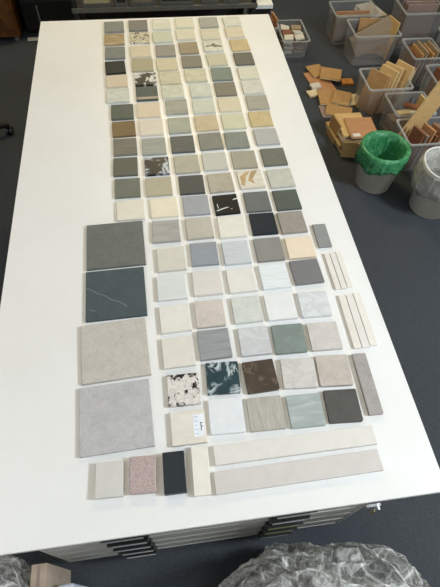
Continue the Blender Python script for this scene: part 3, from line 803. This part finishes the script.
stand('cream board leaning at near end of the stack', .10, .11, .012, 1.83, 2.265, math.radians(-10), .2, 0, G, z0=.002)

# ------------------------------------------------------------------ shelf unit behind the table
DARKM = plain('dark_metal', (.018, .017, .016), .45)
GREYLIP = plain('worn_grey_metal', lin((100,98,90)), .45, .5, .2)
t = thing('display_shelf', 'low dark metal display shelf behind the far end of table', 'shelf', (.69, 3.35, 0))
bm = bmesh.new(); box(bm, (0, 0, .60), (1.20, .46, .02), .002); link('shelf_board', bm, DARKM, t)
bm = bmesh.new(); box(bm, (0, -.235, .606), (1.21, .012, .03), .003); link('front_lip', bm, GREYLIP, t)['label'] = 'worn grey metal front lip'
bm = bmesh.new(); box(bm, (0, 0, .12), (1.20, .46, .02), .002); link('shelf_board', bm, DARKM, t)
for sx in (-1, 1):
    for sy in (-1, 1):
        bm = bmesh.new(); box(bm, (sx*.585, sy*.21, .50), (.03, .03, 1.0), .003); link('upright', bm, DARKM, t)
bm = bmesh.new(); box(bm, (0, .225, .55), (1.18, .008, .88)); link('back_panel', bm, DARKM, t)
G = 'panels standing on the display shelf'
for x, w, mi, lab in [(.25, .19, 'b', 'beige ribbed panel at left end of the display shelf'), (.40, .08, 'k', 'black slotted holder beside the beige ribbed panel'), (.54, .16, 'g', 'taupe panel second from left on the display shelf'),
                  (.76, .22, 'k', 'black framed panel in the middle of the display shelf'), (.98, .12, 'g', 'taupe panel right of the black framed one'), (1.12, .10, 'k', 'black narrow panel near the right end of the display shelf')]:
    o = thing('ceramic_slab', lab, 'panel', (x, 3.160, .6115), 0, G)
    bm = bmesh.new(); box(bm, (0, 0, .13), (w, .03, .26), .002)
    M = {'b': wood('panel_beige', lin((150,138,100)), lin((176,164,124)), 30), 'g': plain('panel_taupe', lin((116,104,86)), .6), 'k': DARKM}[mi]
    link('panel', bm, M, o)
    bm = bmesh.new()
    for s in (-1, 1): box(bm, (s*(w/2-.006), -.018, .13), (.010, .008, .26), .001)
    box(bm, (0, -.018, .012), (w, .010, .022), .001)
    if mi == 'k': box(bm, (0, -.018, .06), (w, .008, .008), .001)
    link('panel_frame', bm, GREYLIP, o)
# white board with a round hole beyond the shelf
wt = thing('white_panel_sample', 'white panel with a small round dark hole beyond the far table edge', 'panel', (1.385, 3.45, 0))
WH = plain('white_paint', (.88, .88, .86), .5, var=.03)
bm = bmesh.new(); box(bm, (0, 0, .485), (.155, .21, .03), .003); link('panel_body', bm, WH, wt)
bm = bmesh.new(); box(bm, (0, 0, .235), (.135, .19, .47), .003); link('stand', bm, BLACKP, wt)['label'] = 'black block under the white panel'
bm = bmesh.new(); cyl(bm, (.012, .03, .5005), .010, .004, 20); link('hole_cap', bm, BLACKP, wt)['label'] = 'small dark round hole'

# black cabinet and wooden cabinet, far left
t = thing('black_cabinet', 'black metal cabinet beyond the far left table corner', 'cabinet', (-.19, 4.27, 0))
bm = bmesh.new(); box(bm, (0, 0, .40), (.50, .50, .74), .004); link('cabinet_body', bm, BLACKP, t)
for i in range(3):
    bm = bmesh.new(); box(bm, (0, -.256, .16+.24*i), (.47, .014, .215), .003); d = link('drawer', bm, BLACKP, t)
    bm = bmesh.new(); box(bm, (-.12, -.266, .165+.24*i), (.012, .010, .14), .002); link('handle', bm, SILV, d)['label'] = 'silver handle'
bm = bmesh.new(); box(bm, (0, 0, .015), (.46, .46, .03)); link('plinth', bm, BLACKP, t)
bm = bmesh.new(); box(bm, (0, 0, .004), (.085, .045, .008), .002)
tag(link('paper_card', bm, WOODS[8], loc=(-.395, 3.94, .001), rot=(0, 0, .05)), 'small pale card on the carpet in front of black cabinet', 'card')
t = thing('wooden_cabinet', 'brown knotty wooden cabinet at the far left edge', 'cabinet', (-.80, 4.16, 0))
m, nt, b = new_mat('knotty_pine', .5)
v = coords(nt, 6, (2.5, 2.5, 1)); f = noise_node(nt, v, 5, 5, .6, 1.5)
nt.links.new(ramp(nt, f, [(.3, lin((72,40,14))), (.55, lin((112,70,30))), (.75, lin((134,88,44)))]), b.inputs['Base Color'])
PINE = m
bm = bmesh.new(); box(bm, (0, 0, .52), (.64, .50, .96), .006); link('cabinet_body', bm, PINE, t)
for s in (-1, 1):
    bm = bmesh.new(); box(bm, (s*.155, -.258, .53), (.30, .016, .86), .005); d = link('cabinet_door', bm, PINE, t)
    bm = bmesh.new(); cyl(bm, (s*.03, -.275, .60), .012, .024, 16, axis='y'); link('knob', bm, SILV, d)
for sx in (-1, 1):
    for sy in (-1, 1):
        bm = bmesh.new(); cyl(bm, (sx*.28, sy*.21, .02), .02, .04, 16); link('foot', bm, SILV if sx == 1 else BLACKP, t)

# black castor base added at the left edge in place of soft dark shapes
t = thing('added_castor_base', 'added black castor base in place of dark shapes by the left table side', 'castor base', (-.76, 2.62, 0))
bm = bmesh.new(); cyl(bm, (0, 0, .105), .035, .05, 20, .028); link('hub', bm, BLACKP, t)
for k in range(5):
    a = math.radians(18 + 72*k)
    dx, dy = math.cos(a), math.sin(a)
    bm = bmesh.new()
    n = 8; prev = None
    for i in range(n+1):
        u = i/n; rr = .02+.32*u; w = .026*(1-.45*u); zt = .118-.035*u; zb = .088-.025*u
        ring = [bm.verts.new((rr*dx - s*w*dy, rr*dy + s*w*dx, z_)) for s, z_ in ((-1, zb), (1, zb), (1, zt), (-1, zt))]
        if prev:
            for j in range(4): bm.faces.new((prev[j], prev[(j+1) % 4], ring[(j+1) % 4], ring[j]))
        else: bm.faces.new(ring)
        prev = ring
    bm.faces.new(prev[::-1])
    leg = link('leg', bm, BLACKP, t)
    bm = bmesh.new()
    for s in (-1, 1): cyl(bm, (.33*dx+s*.012, .33*dy, .027), .027, .016, 20, axis='x')
    cyl(bm, (.33*dx, .33*dy, .05), .008, .04, 10)
    link('castor', bm, BLACKP, leg)

# ------------------------------------------------------------------ plastic bags at the near end
POLY = film('polythene', 41, .07, .50, .7, .10)
def crumple(name, label, c, s, seed, sub=6, amp=.12, cat='plastic bag'):
    bm = bmesh.new(); bmesh.ops.create_icosphere(bm, subdivisions=sub, radius=1)
    for v_ in bm.verts:
        p = v_.co.copy(); q = p*1.2 + Vector((seed*3.1, seed*1.7, seed))
        w = q + noise.noise_vector(q*1.5)*.25
        n1 = noise.noise(q); a = noise.voronoi(w*2.2)[0]; c_ = noise.voronoi(w*4.5)[0]
        k = 1 + amp*(n1*1.6 - 1.3*(a[1]-a[0]) - .7*(c_[1]-c_[0]))
        x, y, z = p.x*k, p.y*k, p.z*k
        z = max(z, -.72 + .02*n1)
        v_.co = Vector((x*s[0], y*s[1], (z+.72)*s[2]/1.72))
    o = link(name, bm, POLY, loc=c, smooth=False)
    return tag(o, label, cat)
big = crumple('plastic_bag', 'big crumpled clear plastic bag on carpet below the table front', (.93, -.27, .004), (.385, .285, .56), 2)
inn = crumple('folded_film', '', (.01, .02, .01), (.31, .22, .42), 7, 6, .35)
inn.parent = big; del inn['category']; inn['label'] = 'crumpled folds of film inside the bag'
crumple('plastic_bag', 'small crumpled clear bag at the bottom left corner', (-.17, -.115, .004), (.17, .20, .62), 5, 5)
t = thing('cardboard_box', 'upright narrow brown cardboard box at the bottom left', 'cardboard box', (.035, -.085, 0))
CARD = plain('cardboard', lin((176,158,140)), .8)
bm = bmesh.new(); box(bm, (0, 0, .175), (.05, .22, .35), .002); link('box_body', bm, CARD, t)
bm = bmesh.new(); box(bm, (0, 0, .3505), (.010, .21, .001)); link('tape', bm, WOODS[7], t)['label'] = 'darker tape along the top'
bm = bmesh.new(); box(bm, (0, 0, .15), (.06, .17, .30), .012, 3)
tag(link('white_packet', bm, plain('packet_white', lin((206,212,226)), .5), loc=(.112, -.125, .001), rot=(0, 0, .05)), 'pale blue white packet beside the cardboard box', 'packet')

# ------------------------------------------------------------------ light
def area(name, loc, target, size, power, col):
    l = bpy.data.lights.new(name, 'AREA'); l.shape = 'RECTANGLE'; l.size, l.size_y = size; l.energy = power; l.color = col
    o = bpy.data.objects.new(name, l); C.objects.link(o); o.location = loc
    o.rotation_euler = (Vector(target)-Vector(loc)).to_track_quat('-Z', 'Y').to_euler()
    o['kind'] = 'structure'
    return o
area('key_and_fill_light', (3.6, -.3, 3.25), (.6, .2, .85), (.7, .7), 166, (.86, .94, 1.0))
area('ceiling_and_fill_light', (1.0, 4.3, 3.2), (.7, 2.1, .85), (1.2, .3), 54, (1.0, .81, .46))
area('key_and_fill_light', (.5, -2.4, 1.9), (.6, .2, .5), (2.4, 1.2), 17, (.90, .95, 1.0))  # added front fill for chest, carpet and bag, not an actual window
area('ceiling_and_fill_light', (-.9, .5, 3.25), (.4, .6, .85), (1.3, 1.3), 19, (.97, .98, 1.0))  # fill light added to even out the left side of the table
w = bpy.data.worlds.new('room_light'); bpy.context.scene.world = w; w.use_nodes = True
bg = w.node_tree.nodes['Background']; bg.inputs[0].default_value = (1.0, .97, .92, 1); bg.inputs[1].default_value = .3

# ------------------------------------------------------------------ camera
cam = bpy.data.cameras.new('camera'); co = bpy.data.objects.new('camera', cam); C.objects.link(co)
cam.sensor_fit = 'VERTICAL'; cam.sensor_height = 24; cam.lens = 475.29/587*24
co.location = (.5459, -.1759, 1.3118+TOP); co.rotation_euler = (.5899, -.0338, -.1340)
cam.clip_start = .02
sc = bpy.context.scene; sc.camera = co
sc.view_settings.view_transform = 'Standard'; sc.view_settings.look = 'None'; sc.view_settings.gamma = 1
sc.view_settings.exposure = .04
try: sc.view_settings.use_curve_mapping = False
except Exception: pass
